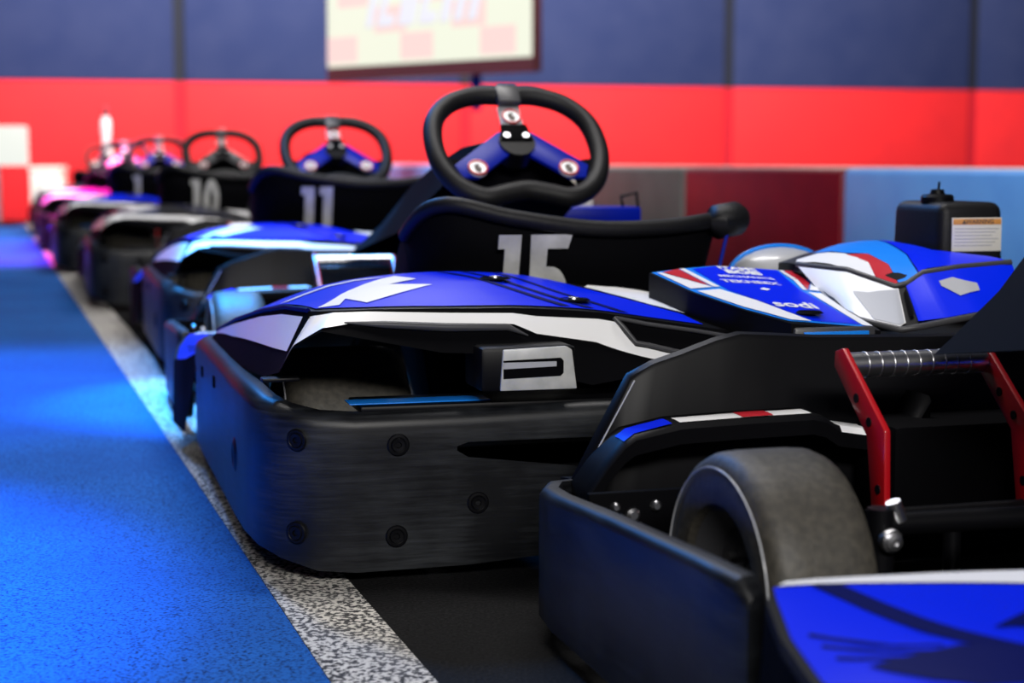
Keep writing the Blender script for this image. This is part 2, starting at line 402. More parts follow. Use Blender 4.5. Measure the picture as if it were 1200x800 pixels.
LIV = {}          # objects whose colour belongs to the livery: name -> role
def make_kart():
    root = bpy.data.objects.new('go_kart', None); COL.objects.link(root)
    P = lambda name, me, m, par=root: obj(name, me, M[m] if isinstance(m, str) else m, par)
    # ---- rear bumper, wraps from one side to the other
    half = [(-.572, .13, .06, .11, .15, .205), (-.580, .08, .05, .11, .16, .235), (-.582, .0, .05, .11, .17, .246), (-.582, -.3, .05, .11, .17, .249), (-.582, -.6, .05, .11, .17, .248),
            (-.580, -.72, .05, .11, .17, .25), (-.570, -.79, .045, .11, .17, .243), (-.545, -.835, .035, .12, .175, .236), (-.50, -.857, .02, .13, .178, .228), (-.45, -.864, .016, .14, .18, .225),
            (-.315, -.866, .018, .172, .178, .226), (-.30, -.866, .018, .163, .183, .226), (-.13, -.867, .03, .142, .183, .23), (-.085, -.867, .033, .16, .175, .23), (0, -.868, .035, .16, .18, .23)]
    st = mirror_path(half); n = len(st)
    slots = {(i, 2) for i in (10, 11, 12)}; slots |= {(n - 2 - i, 2) for i, _ in list(slots)}; slots |= {(i, 10) for i, _ in list(slots)}
    rb = P('rear_bumper', wall_shell('rear_bumper', st, inward_of(st, (0, -.2)), skip=slots, roll=.02), 'bumper')
    bolt = lathe('bolt', [(.0005, .0001), (.0005, .0035), (-.0022, .0042), (-.0025, .0085), (-.0008, .0095), (-.0015, .0105), (-.0012, .0135), (.0005, .015)], 'Y', 20)
    for (x, z) in [(-.394, .183), (-.397, .062), (-.287, .101), (.394, .183), (.397, .062), (.287, .101)]:
        o = P('bolt', bolt, 'black', rb); o.location = (x, -.8665, z)
    for (x, z) in [(-.525, .192), (-.527, .07)]:
        o = P('bolt', bolt, 'black', rb); o.location = (x, -.848, z); o.rotation_euler.z = R(-38)
    slot = box('slot', (-.003, -.011, -.009), (.002, .011, .009), .001)
    for (y, z) in [(-.10, .195), (-.32, .205)]:
        o = P('slot', slot, 'matt', rb); o.location = (-.5815, y, z)
    o = P('dent', lathe('dent', [(.0, .0001), (-.001, .008), (-.004, .018), (-.001, .026)], 'X', 20), 'black', rb); o.location = (-.5805, -.62, .138)
    for s in (-1, 1):
        P('rear_ledge', box('rear_ledge', (s*.44 if s < 0 else .005, -.846, .222), (-.005 if s < 0 else .44, -.745, .232), .003), 'black')
    P('ledge_blue_glint', box('ledge_blue_glint', (-.452, -.835, .233), (-.262, -.79, .2345), .0005), 'sky')  # blue light reflected on the ledge, built as a coloured strip
    # ---- left side pod and rear fairing
    outl = [(-.545, .475), (-.575, .445), (-.593, .38), (-.604, .30), (-.592, .16), (-.572, .05), (-.555, -.1), (-.548, -.35), (-.53, -.55), (-.515, -.68), (-.499, -.79), (-.485, -.802),
            (-.43, -.804), (-.31, -.804), (-.223, -.803), (-.1, -.803), (-.03, -.802), (.09, -.80), (.15, -.79), (.15, -.70), (.08, -.56), (.03, -.515), (-.30, -.50), (-.31, -.1), (-.27, .475)]
    pod = P('side_fairing', plan('side_fairing', outl, hl, thick=.012), 'black')
    P('fairing_skirt', loft('fairing_skirt', [[Vector(a), Vector(a).lerp(Vector(b), .33), Vector(a).lerp(Vector(b), .67), Vector(b)] for a, b in ST], smooth=50), 'matt', pod)
    D = lambda nm, poly, m, h=hl, par=pod, off=.0015, thick=0: P(nm, plan(nm, poly, h, .04, off, thick), m, par)
    D('blue_print', [(-.569, .437), (-.587, .375), (-.598, .30), (-.586, .16), (-.562, .05), (-.543, -.1), (-.536, -.35), (-.518, -.55), (-.504, -.68), (-.488, -.785), (-.43, -.793), (-.31, -.793), (-.223, -.792), (-.1, -.791), (-.03, -.79), (.06, -.787),
                     (.05, -.73), (.0, -.67), (-.06, -.585), (-.09, -.515), (-.295, -.512), (-.318, -.1), (-.283, .412), (-.560, .463)], 'blue')
    D('white_stripe', [(-.05, -.578), (-.03, -.53), (.02, -.527), (.09, -.60), (.14, -.70), (.148, -.765), (.105, -.76), (.06, -.722), (.015, -.68)], 'white', off=.002)
    D('white_stripe', [(-.555, .465), (-.28, .417), (-.275, .468), (-.545, .471)], 'white', off=.002)
    D('white_mark', [(-.486, -.785), (-.462, -.74), (-.44, -.70), (-.388, -.628), (-.337, -.55), (-.318, -.62), (-.365, -.66), (-.305, -.672), (-.417, -.77), (-.44, -.735), (-.455, -.775)], 'white', off=.0025)
    D('white_mark', [(-.513, -.60), (-.50, -.615), (-.37, -.57), (-.35, -.55)], 'white', off=.0025)
    for a in (0, .035, .085):
        D('navy_line', [(-.27 + a, -.54), (-.262 + a, -.54), (-.135 + a, -.785), (-.15 + a, -.785)], 'navy', off=.0025)
    D('navy_arrow', [(-.562, .300), (-.540, .297), (-.495, .286), (-.465, .235), (-.43, .19), (-.47, .13), (-.53, .20)], 'navy', off=.0025)
    D('navy_arrow', [(-.453, .308), (-.404, .342), (-.34, .36), (-.36, .30), (-.432, .300)], 'navy', off=.0025)
    D('navy_line', [(-.530, .457), (-.505, .455), (-.462, .255), (-.40, .12), (-.415, .12), (-.478, .232)], 'navy', off=.0022)
    for a, b in ((0, .0), (.022, .015), (.045, .03)):
        D('navy_line', [(-.572, .375 - a), (-.575, .370 - a), (-.53, .315 - b), (-.505, .292 - b), (-.503, .296 - b), (-.53, .321 - b)], 'navy', off=.0022)
    for (x, y) in [(-.2, -.618), (-.115, -.734)]:
        c = P('screw_cup', lathe('screw_cup', [(.004, .024), (.0065, .020), (.003, .014), (.003, .0001)], 'Z', 24), 'matt', pod); c.location = (x, y, hl(x, y) - .001)
        c = P('screw', lathe('screw', [(0, .009), (.004, .008), (.005, .0001)], 'Z', 12), 'steel', pod); c.location = (x, y, hl(x, y) + .003)
    P('white_panel', strip_decal('white_panel', ST, [(5.0, 0.02, 0.12), (6, 0.1, 0.4), (7, 0.1, 0.52), (8, 0.1, 0.58), (8.95, 0.1, 0.66)]), 'white', pod)
    P('white_band', strip_decal('white_band', ST, [(9.35, 0.9, 1.0), (9.5, 0.12, 0.97), (10, 0.12, 0.93), (11, 0.15, 0.9), (12, 0.12, 0.5), (13, 0.12, 0.35), (14, 0.12, 0.36), (15, 0.12, 0.4), (16, 0.1, 0.42), (16.35, 0.12, 0.52), (16.75, 0.5, 0.64), (17, 0.55, 0.72), (18, 0.85, 1.0)]), 'white', pod)
    P('vent_trim', tube('vent_trim', [on_strip(ST, u, v, .004) for u, v in [(16.3, 0.06), (16.5, 0.2), (16.75, 0.45), (17, 0.5), (17.6, 0.68), (18, 0.8)]], .0035, 8), 'dgrey', pod)
    P('vent_trim', tube('vent_trim', [on_strip(ST, u, v, .004) for u, v in [(16.35, 0.07), (17, 0.12), (17.6, 0.14), (18.3, 0.2)]], .003, 8), 'dgrey', pod)
    P('lip', tube('lip', [on_strip(ST, u, v, .004) for u, v in [(11.6, 0.62), (12.3, 0.55), (13, 0.47), (13.9, 0.45), (14.6, 0.5)]], [.001, .005, .006, .005, .001], 8), 'dgrey', pod)
    P('edge_trim', tube('edge_trim', [Vector(a) + Vector((0, 0, .001)) for a, b in ST[5:10]], .0035, 8), 'navy', pod)
    P('ledge', box('ledge', (-.562, -.80, .262), (-.512, -.775, .2675), .002), 'black', pod)
    # ---- right side pod, ends before the engine
    rp_ = P('side_pod', plan('side_pod', [(-.545, .475), (-.575, .445), (-.593, .38), (-.604, .30), (-.592, .16), (-.572, .05), (-.560, -.08), (-.32, -.08), (-.32, .32), (-.27, .475)], hl, thick=.012, flip=True), 'black')
    P('blue_print', plan('blue_print', [(-.560, .463), (-.587, .375), (-.598, .30), (-.586, .16), (-.562, .05), (-.552, -.07), (-.33, -.07), (-.33, .33), (-.283, .412)], hl, off=.0015, flip=True), 'blue', rp_)
    P('white_stripe', plan('white_stripe', [(-.555, .465), (-.28, .417), (-.275, .468), (-.545, .471)], hl, off=.002, flip=True), 'white', rp_)
    P('pod_skirt', loft('pod_skirt', [[(-a[0], a[1], a[2]), (-b[0], b[1], b[2])] for a, b in ST[:6]], smooth=50), 'matt', rp_)
    # ---- tail lamp
    lamp = P('tail_lamp', box('tail_lamp', (-.287, -.884, .250), (-.157, -.79, .309), .006), 'black')
    F = lambda y: (lambda u, v, w: Vector((u, y + w, v)))
    P('lens', prism('lens', [(-.262, .252), (-.157, .252), (-.164, .304), (-.172, .309), (-.258, .306)], F(-.8885), .006, bev=.0015), 'lens', lamp)
    P('lens_slot', prism('lens_slot', [(-.258, .268), (-.18, .270), (-.176, .274), (-.176, .290), (-.18, .294), (-.258, .292)], F(-.8895), .004), 'matt', lamp)
    P('lens_bar', prism('lens_bar', [(-.258, .281), (-.186, .283), (-.186, .2895), (-.258, .2895)], F(-.8905), .003), 'grey', lamp)
    # ---- centre cover with print
    cov = P('centre_cover', plan('centre_cover', [(.035, -.628), (.092, -.598), (.162, -.568), (.29, -.568), (.312, -.60), (.288, -.69), (.282, -.76), (.285, -.885), (.15, -.885), (.106, -.825), (.06, -.73)], hc, thick=.045), 'black')
    C = lambda nm, poly, m, off=.0015: P(nm, plan(nm, poly, hc, .04, off), m, cov)
    C('sky_print', [(.039, -.628), (.092, -.601), (.162, -.571), (.288, -.571), (.308, -.60), (.284, -.69), (.277, -.76), (.279, -.875), (.152, -.875), (.108, -.822), (.064, -.73)], 'sky', .001)
    C('blue_print', [(.115, -.600), (.165, -.575), (.264, -.576), (.250, -.694), (.255, -.77), (.262, -.868), (.19, -.868), (.15, -.775), (.125, -.722)], 'blue', .002)
    C('red_print', [(.056, -.628), (.09, -.606), (.103, -.70), (.078, -.663)], 'red', .0025)
    C('white_print', [(.046, -.632), (.054, -.632), (.078, -.668), (.105, -.707), (.066, -.722)], 'white', .0025)
    C('white_print', [(.092, -.605), (.101, -.602), (.118, -.705), (.107, -.705)], 'white', .0025)
    C('white_print', [(.071, -.733), (.112, -.718), (.146, -.775), (.186, -.872), (.156, -.872), (.11, -.815)], 'white', .0025)
    C('red_print', [(.274, -.578), (.294, -.574), (.29, -.64), (.264, -.69), (.276, -.63)], 'red', .0025)
    C('white_print', [(.295, -.576), (.309, -.60), (.283, -.69), (.267, -.69), (.292, -.64)], 'white', .0025)
    C('white_print', [(.266, -.577), (.273, -.577), (.275, -.63), (.262, -.692), (.255, -.692), (.267, -.63)], 'white', .0025)
    C('white_print', [(.258, -.705), (.280, -.705), (.276, -.80), (.279, -.872), (.264, -.872), (.26, -.77)], 'white', .0025)
    C('white_spot', [(.178, -.71), (.188, -.70), (.196, -.708), (.187, -.716)], 'white', .0025)
    for body, sz, cx, cy, bold in [('ITAMS', .020, .192, -.589, .0008), ('BOIS', .024, .193, -.612, .0016), ('MECHANICS', .014, .186, -.641, .0004), ('TEKNEEX', .019, .180, -.672, .0005), ('sodi', .036, .198, -.79, .0010)]:
        me = text_mesh(body, sz, lambda u, v, cx=cx, cy=cy: Vector((cx + u*1.15, cy + v*1.15, hc(cx + u*1.15, cy + v*1.15) + .003)), bold)
        P('lettering', me, 'white', cov)
    k = P('screw_cup', lathe('screw_cup', [(.004, .02), (.007, .016), (.003, .011), (.003, .0001)], 'Z', 24), 'matt', cov); k.location = (.20, -.835, hc(.2, -.835))
    P('end_plate', box('end_plate', (.152, -.893, .283), (.274, -.883, .325), .005), 'dgrey', cov)
    hb = [(.165, -.897, .286), (.165, -.897, .305), (.17, -.897, .311), (.255, -.897, .309), (.262, -.897, .303), (.262, -.897, .286)]
    P('end_handle', tube('end_handle', crom(hb, 4), .0028, 8), 'chrome', cov)
    P('end_strip', box('end_strip', (.165, -.896, .312), (.262, -.892, .319), .001), 'sky', cov)
    # ---- right rear fairing
    RT = [((.285, -.60, .384), (.294, -.70, .343)), ((.325, -.69, .378), (.292, -.80, .325)), ((.365, -.765, .369), (.325, -.864, .316)), ((.385, -.765, .373), (.36, -.862, .32)),
          ((.41, -.765, .388), (.40, -.86, .326)), ((.47, -.765, .395), (.45, -.858, .333)), ((.555, -.765, .40), (.54, -.84, .34)), ((.58, -.70, .395), (.575, -.72, .26))]
    RT = [((a[0], a[1], hr(a[0], a[1]) if k < 7 else a[2]), b) for k, (a, b) in enumerate(RT)]
    rf = P('rear_fairing', plan('rear_fairing', [(.285, -.60), (.325, -.69), (.365, -.765), (.385, -.765), (.41, -.765), (.47, -.765), (.555, -.765), (.575, -.66), (.49, -.65), (.49, -.48), (.40, -.46), (.30, -.50)], hr, thick=.012), 'black')
    P('fairing_skirt', loft('fairing_skirt', [[Vector(a), Vector(a).lerp(Vector(b), .5), Vector(b)] for a, b in RT], smooth=60), 'black', rf)
    RT2 = [(Vector(a) + Vector((-.001, -.003, 0)), Vector(b) + Vector((-.001, -.003, 0))) for a, b in RT]
    P('white_band', strip_decal('white_band', RT2, [(0, .08, .95), (1, .07, .95), (2, .08, .95), (2.3, .1, .9)]), 'white', rf)
    P('grey_panel', strip_decal('grey_panel', RT2, [(1.05, .45, .5), (1.4, .38, .93), (2, .12, .93), (2.25, .12, .9)], off=.003), 'grey', rf)
    P('blue_band', strip_decal('blue_band', RT2, [(2.9, .08, .9), (3.5, .07, .93), (4, .06, .95), (5, .06, .95), (6, .06, .95)]), 'blue', rf)
    P('white_mark', strip_decal('white_mark', RT2, [(4.3, .25, .35), (4.7, .22, .6), (5.2, .4, .55)], off=.0035), 'grey', rf)
    P('vent', strip_decal('vent', RT2, [(2.55, .25, .8), (2.8, .15, .75)], off=.003), 'matt', rf)
    P('seam_trim', tube('seam_trim', [Vector(a) + Vector((0, -.004, 0)) for a, b in RT[:7]], .0045, 8), 'dgrey', rf)
    P('bottom_trim', tube('bottom_trim', [Vector(b) + Vector((0, -.004, 0)) for a, b in RT[:7]], .005, 8), 'dgrey', rf)
    E_ = lambda nm, poly, m: P(nm, plan(nm, poly, hr, .03, .002), m, rf)
    E_('white_print', [(.2855, -.599), (.3253, -.690), (.352, -.741), (.367, -.68), (.352, -.630), (.33, -.58), (.30, -.57)], 'white')
    E_('red_print', [(.352, -.636), (.38, -.65), (.39, -.70), (.375, -.763), (.364, -.763), (.3525, -.7415), (.367, -.68)], 'red')
    E_('sky_print', [(.355, -.63), (.33, -.56), (.392, -.53), (.44, -.53), (.43, -.68), (.405, -.763), (.376, -.763), (.3905, -.70), (.381, -.65)], 'sky')
    E_('blue_print', [(.445, -.53), (.487, -.53), (.487, -.655), (.567, -.665), (.553, -.763), (.407, -.763), (.432, -.68)], 'blue')
    dome = []
    for k in range(7):
        a = k/6*math.pi/2
        dome.append([Vector((.345 + .090*math.cos(a)*math.cos(b), -.40 + .06*math.cos(a)*math.sin(b), .36 + .05*math.sin(a))) for b in [2*math.pi*q/24 for q in range(24)]])
    ad = P('air_filter_dome', loft('air_filter_dome', dome, True), 'grey')
    P('dome_rim', tube('dome_rim', [(.345 + .091*math.cos(R(q)), -.40, .36 + .0515*math.sin(R(q))) for q in range(15, 166, 10)], .004, 8), 'sky', ad)
    # ---- engine and fuel tank
    eng = P('engine_block', box('engine_block', (.30, -.43, .07), (.56, -.16, .345), .012), 'black')
    for q in range(6): P('cooling_fin', box('cooling_fin', (.31, -.44, .10 + q*.035), (.55, -.42, .112 + q*.035), .002), 'dgrey', eng)
    tank = P('fuel_tank', box('fuel_tank', (.505, -.645, .362), (.622, -.48, .488), .017, 4, .95), 'grain')
    c = P('tank_cap', lathe('tank_cap', [(0, .026), (.008, .026), (.012, .023), (.013, .012), (.020, .010), (.021, .0001)], 'Z', 24), 'black', tank); c.location = (.538, -.575, .487)
    P('cap_pin', tube('cap_pin', [(.540, -.575, .505), (.541, -.575, .519)], .002, 6), 'black', tank)
    lab = P('warning_label', box('warning_label', (.525, -.6475, .412), (.611, -.6455, .464), .0005), 'paper', tank)
    P('label_band', box('label_band', (.5265, -.6485, .4535), (.6095, -.647, .4625), .0003), 'orange', lab)
    P('lettering', text_mesh('WARNING', .010, lambda u, v: Vector((.572 + u, -.6490, .458 + v)), .0002), 'ink', lab)
    P('warning_symbol', prism('warning_symbol', [(.541, .4545), (.549, .4545), (.545, .4615)], F(-.6490), .0005, 0), 'ink', lab)
    for q in range(6): P('text_line', box('text_line', (.529, -.6483, .4465 - q*.0052), (.606 - (q % 3)*.006, -.647, .4477 - q*.0052), 0), 'grey', lab)
    P('lower_label', box('lower_label', (.525, -.6475, .388), (.611, -.6455, .397), .0005), 'paper', tank)
    P('tank_pipe', tube('tank_pipe', [(.615, -.55, .448), (.65, -.53, .462), (.66, -.40, .45), (.60, -.30, .34)], .007, 8), 'black', tank)
    # ---- seat with number
    U = [(-.225, -.02), (-.262, -.20), (-.262, -.34), (-.225, -.415), (-.13, -.443), (0, -.452), (.12, -.445), (.215, -.415), (.25, -.33), (.25, -.20), (.215, -.02)]
    ZT = [.25, .38, .455, .484, .464, .446, .446, .455, .45, .38, .25]
    up = crom([(x, y, z) for (x, y), z in zip(U, ZT)], 5)
    secs = []
    for v in (1, .8, .6, .4, .2, 0):
        secs.append([Vector((p.x*(.78 + .22*v), p.y + (1-v)*.30*(p.z-.07)*(1 if p.y < -.3 else .3), .07 + (p.z-.07)*v)) for p in up])
    sm = loft('seat_shell', secs, smooth=60)
    seat = P('seat', sm, 'matt'); md = seat.modifiers.new('thickness', 'SOLIDIFY'); md.thickness = .008; md.offset = 0
    P('seat_base', box('seat_base', (-.19, -.33, .055), (.19, .0, .085), .01), 'matt', seat)
    P('seat_roll', tube('seat_roll', [p + Vector((0, -.004, 0)) for p in up[8:43]], .0135, 10), 'grain', seat)
    P('shoulder_pad', tube('shoulder_pad', [(.212, -.425, .452), (.222, -.428, .453), (.262, -.41, .458), (.270, -.405, .459)], [.014, .0285, .0285, .023], 16), 'wrap', seat)
    P('seat_stay', tube('seat_stay', [(.212, -.44, .335), (.236, -.44, .437)], .0035, 8), 'ablue', seat)
    # ---- steering wheel (tilted), column, cowl
    tau = R(43); wc = Vector((0, 0, .583))
    WP = lambda u, v, w=0: wc + Vector((u, v*math.sin(tau) + w*-math.cos(tau), v*math.cos(tau) + w*math.sin(tau)))
    rim_uv = [(0, .130), (.06, .130), (.115, .108), (.152, .062), (.163, .0), (.155, -.062), (.128, -.112), (.085, -.138), (.04, -.128), (0, -.120)]
    rim_uv = [(u*.95, v*.94) for u, v in rim_uv]; rim_uv = rim_uv + [(-u, v) for u, v in rim_uv[-2:0:-1]]
    rim = crom([WP(u, v) for u, v in rim_uv], 5, True)
    sw = P('steering_wheel', tube('steering_wheel', rim, .0182, 12, True), 'wrap')
    ft = lambda u, v, w: WP(u, v, w)
    P('rim_clamp', prism('rim_clamp', [(-.021, .088), (.021, .088), (.022, .120), (.018, .132), (-.018, .132), (-.022, .120)], lambda u, v, w: WP(u, v, w + .006), .016, bev=.002), 'dgrey', sw)
    P('top_spoke', prism('top_spoke', [(-.021, .02), (.021, .02), (.021, .092), (-.021, .092)], lambda u, v, w: WP(u, v, w - .004), .008, bev=.001), 'grey', sw)
    for s in (-1, 1):
        P('spoke', prism('spoke', [(s*.012, .03), (s*.032, .026), (s*.125, -.055), (s*.115, -.085), (s*.085, -.085), (s*.02, -.03)], lambda u, v, w: WP(u, v, w - .004), .008, bev=.001), 'ablue', sw)
        P('grip_pad', prism('grip_pad', [(s*.095, -.04), (s*.148, -.03), (s*.135, -.10), (s*.10, -.10)], lambda u, v, w: WP(u, v, w - .012), .010, bev=.002), 'matt', sw)
        P('bolt', tube('bolt', [WP(s*.018, .012, .0), WP(s*.018, .012, .012)], .0065, 10), 'steel', sw)
    P('hub', tube('hub', [WP(0, 0, -.03), WP(0, 0, .008)], .034, 20), 'black', sw)
    P('hub_plate', prism('hub_plate', [(-.03, .0), (.03, .0), (.024, .04), (-.024, .04)], lambda u, v, w: WP(u, v, w + .003), .008, bev=.001), 'matt', sw)
    for (u, v) in [(0, .062), (-.085, -.066), (.085, -.066)]:
        bd = P('badge', tube('badge', [WP(u, v, .003), WP(u, v, .0085)], .0185, 20), 'white', sw)
        P('badge_ring', tube('badge_ring', [WP(u + .017*math.cos(a), v + .017*math.sin(a), .0088) for a in [2*math.pi*q/16 for q in range(16)]], .0022, 6, True), 'red', bd)
        P('badge_mark', prism('badge_mark', [(u-.003, v-.007), (u+.003, v-.009), (u+.005, v-.001), (u+.001, v+.002), (u+.004, v+.006), (u-.004, v+.005), (u-.005, v)], lambda a, b, w: WP(u + (a-u)*1.4, v + (b-v)*1.4, w + .009), .0006, 0), 'ink', bd)
    P('steering_column', tube('steering_column', [WP(0, 0, -.02), (0, .30, .36), (0, .70, .12)], .011, 10), 'black')
    CW = [(.045, .055, .590, .135, .500), (.12, .075, .585, .15, .47), (.32, .085, .55, .16, .41), (.60, .075, .505, .16, .375), (.88, .053, .455, .165, .338), (.90, .045, .44, .155, .335)]
    P('front_cowl', loft('front_cowl', [[(-d, y, e), (-b - .6*(d-b)*.5, y, (c+e)/2 + .01), (-b, y, c - .008), (-b*.6, y, c), (b*.6, y, c), (b, y, c - .008), (b + .6*(d-b)*.5, y, (c+e)/2 + .01), (d, y, e)] for y, b, c, d, e in CW], cap=True, smooth=30), 'matt')
    P('cowl_front', box('cowl_front', (-.15, .99, .12), (.15, 1.09, .24), .01), 'matt')
    cb = P('dash_box', box('dash_box', (.19, .36, .415), (.37, .46, .457), .006), 'ablue')
    P('lever', tube('lever', [(.345, .41, .457), (.34, .41, .478), (.375, .41, .486), (.38, .41, .44)], .004, 8), 'black', cb)
    P('box_bracket', tube('box_bracket', [(.28, .42, .42), (.28, .43, .20), (.28, .45, .08)], .009, 8), 'black', cb)
    # ---- chassis
    P('floor_tray', box('floor_tray', (-.33, -.42, .035), (.33, 1.10, .048), .004), 'black')
    for s in (-1, 1):
        P('frame_rail', tube('frame_rail', [(s*.30, -.70, .075), (s*.30, -.2, .062), (s*.33, .4, .062), (s*.24, .75, .062), (s*.22, 1.12, .075)], .014, 10), 'black')
    P('rear_axle', tube('rear_axle', [(-.40, -.55, .14), (.40, -.55, .14)], .018, 14), 'steel')
    fx = P('front_axle_tube', tube('front_axle_tube', [(-.312, .72, .188), (-.15, .72, .186), (.15, .72, .186), (.312, .72, .188)], .0115, 14), 'black')
    for s in (-1, 1):
        bo = P('axle_bolt', lathe('axle_bolt', [(.004, .012), (-.002, .0125), (-.005, .011), (-.005, .0085), (-.010, .0085), (-.011, .004), (-.008, .0035), (-.008, .0001)], 'Y', 12), 'steel', fx); bo.location = (s*.318, .700, .176)
        P('yoke', tube('yoke', [(s*.318, .72, .135), (s*.318, .72, .205)], .014, 12), 'black', fx)
        P('collar', tube('collar', [(s*.300, .715, .192), (s*.308, .715, .212)], .008, 10), 'chrome', fx)
    # ---- wheels
    def tyre(w, r):
        h = w/2
        return lathe('tyre', [(-h*.75, r*.56), (-h*.98, r*.62), (-h*1.03, r*.75), (-h*1.0, r*.88), (-h*.90, r*.955), (-h*.72, r*.99), (-h*.4, r), (0, r*1.0), (h*.4, r), (h*.72, r*.99), (h*.90, r*.955), (h*1.0, r*.88), (h*1.03, r*.75), (h*.98, r*.62), (h*.75, r*.56)], 'X', 56, smooth=40)
    def rimm(w, r):
        h = w/2
        return lathe('rim', [(-h*.8, r*.60), (-h*.86, r*.58), (-h*.7, r*.52), (-h*.45, r*.45), (-h*.40, r*.20), (-h*.62, r*.17), (-h*.62, .001), (h*.62, .001), (h*.62, r*.17), (h*.4, r*.2), (h*.45, r*.45), (h*.7, r*.52), (h*.86, r*.58), (h*.8, r*.60)], 'X', 40)
    for nm, w, r, x, y in [('front_wheel', .112, .135, .44, .72), ('rear_wheel', .178, .140, .42, -.55)]:
        t, rm = tyre(w, r), rimm(w, r)
        ln = tube('sidewall_line', [(-w*.515, r*.885*math.cos(a), r*.885*math.sin(a)) for a in [2*math.pi*q/64 for q in range(64)]], .0009, 6, True)
        for s in (-1, 1):
            o = P(nm, t, 'rubber'); o.location = (s*x, y, r)
            P('rim', rm, 'dgrey', o)
            if s < 0: P('sidewall_line', ln, 'grey', o)
            for q in range(4):
                a = R(45 + 90*q)
                b_ = P('wheel_nut', tube('wheel_nut', [(s*w*.20, .035*math.cos(a), .035*math.sin(a)), (s*w*.30, .035*math.cos(a), .035*math.sin(a))], .006, 6), 'steel', o)
    # ---- front bumper, nose and wheel ledges
    fh = [(-.572, .485, .035, .08, .14, .190), (-.580, .50, .03, .08, .15, .205), (-.582, .58, .028, .08, .15, .204), (-.582, .80, .028, .08, .14, .195), (-.580, .98, .03, .08, .14, .184), (-.572, 1.05, .03, .08, .14, .18), (-.545, 1.11, .03, .08, .14, .176), (-.48, 1.15, .03, .08, .14, .172), (-.30, 1.175, .03, .08, .14, .17), (0, 1.185, .03, .08, .14, .17)]
    fs = mirror_path(fh)
    P('front_bumper', wall_shell('front_bumper', fs, inward_of(fs, (0, .6))), 'bumper')
    nh = [(-.510, .172), (-.475, .236), (-.441, .296), (-.41, .311), (-.375, .321), (-.33, .336), (-.298, .343), (-.25, .340), (-.195, .336), (-.041, .332)]
    ns = nh + [(-x, z) for x, z in nh[::-1]]
    nose = P('nose_fairing', loft('nose_fairing', [[(x, 1.10, .09), (x, 1.10, z - .006), (x, 1.104, z), (x, 1.118, z + .002), (x, 1.155, max(.17, z - .10)), (x, 1.160, .09)] for x, z in ns], closed=True, cap=True, smooth=40), 'black')
    P('edge_line', tube('edge_line', [(-.500, 1.099, .182), (-.468, 1.099, .238), (-.437, 1.099, .292)], .0011, 6), 'grey', nose)
    ah = [(-.515, .172), (-.49, .205), (-.470, .227), (-.457, .236), (-.40, .2465), (-.31, .249), (-.23, .250), (-.213, .246), (-.195, .234), (-.12, .222), (-.095, .232), (-.072, .266)]
    for s in (-1, 1):
        sec = [[(s*x, 1.042, z - .024), (s*x, 1.040, z - .006), (s*x, 1.046, z), (s*x, 1.06, z + .001), (s*x, 1.104, z + .001), (s*x, 1.104, z - .02)] for x, z in ah]
        lg = P('wheel_ledge', loft('wheel_ledge', sec, closed=True, cap=True, smooth=40), 'black')
        P('white_print', loft('white_print', [[(s*x, 1.048, z + .0012), (s*x, 1.06, z + .0022), (s*x, 1.076, z + .0024)] for x, z in [(-.40, .2465), (-.31, .249), (-.23, .25)]]), 'white', lg)
        P('red_print', loft('red_print', [[(s*x, 1.047, z + .002), (s*x, 1.06, z + .003), (s*x, 1.077, z + .0032)] for x, z in [(-.32, .2488), (-.28, .2493)]]), 'red', lg)
        P('blue_print', loft('blue_print', [[(s*x, 1.047, z + .0015), (s*x, 1.06, z + .0025), (s*x, 1.077, z + .003)] for x, z in [(-.47, .227), (-.457, .236), (-.41, .2455)]]), 'blue', lg)
        P('white_sticker', loft('white_sticker', [[(s*x, 1.0395, z - .006), (s*x, 1.046, z + .001), (s*x, 1.09, z + .002)] for x, z in [(-.193, .2338), (-.125, .2225)]]), 'white', lg)
        pl = P('bracket_plate', box('bracket_plate', (min(s*.545, s*.42), .955, .06), (max(s*.545, s*.42), .965, .188), .002), 'matt')
        for x, z, r_ in [(-.515, .172, .006), (-.494, .162, .009), (-.467, .171, .007)]:
            P('bolt', lathe('bolt', [(0, r_), (-.004, r_*.9), (-.007, r_*.5), (-.007, .0001)], 'Y', 10, (s*abs(x), .9555, z)), 'steel', pl)
    # ---- pedals
    arm = [(.862, .155), (.89, .155), (.906, .245), (.986, .315), (.984, .333), (.966, .338), (.866, .257)]
    for s in (-1, 1):
        pd = None
        for x in (.230, .045):
            me = prism('pedal_arm', arm, lambda u, v, w, x=x, s=s: Vector((s*x - .004 + w, u, v)), .008, bev=.0015)
            if pd is None: pd = P('pedal', me, 'ared')
            else: P('pedal_arm', me, 'ared', pd)
            for (py, pz) in [(.93, .285), (.90, .262), (.877, .19)]:
                P('arm_hole', tube('arm_hole', [(s*x - .0052, py, pz), (s*x + .0052, py, pz)], .0055, 10), 'black', pd)
        P('pedal_roller', tube('pedal_roller', [(s*.226, .967, .318), (s*.049, .967, .318)], .0145, 18), 'chrome', pd)
        for q in range(9):
            x = s*(.205 - q*.0165)
            P('grip_ring', tube('grip_ring', [(x, .967 + .0146*math.cos(a), .318 + .0146*math.sin(a)) for a in [2*math.pi*k/16 for k in range(16)]], .0009, 6, True), 'steel', pd)
        P('pedal_pivot', tube('pedal_pivot', [(s*.25, .876, .160), (s*.03, .876, .160)], .009, 10), 'black', pd)
        P('pivot_post', tube('pivot_post', [(s*.14, .876, .160), (s*.14, .876, .045)], .010, 8), 'black', pd)
    return root

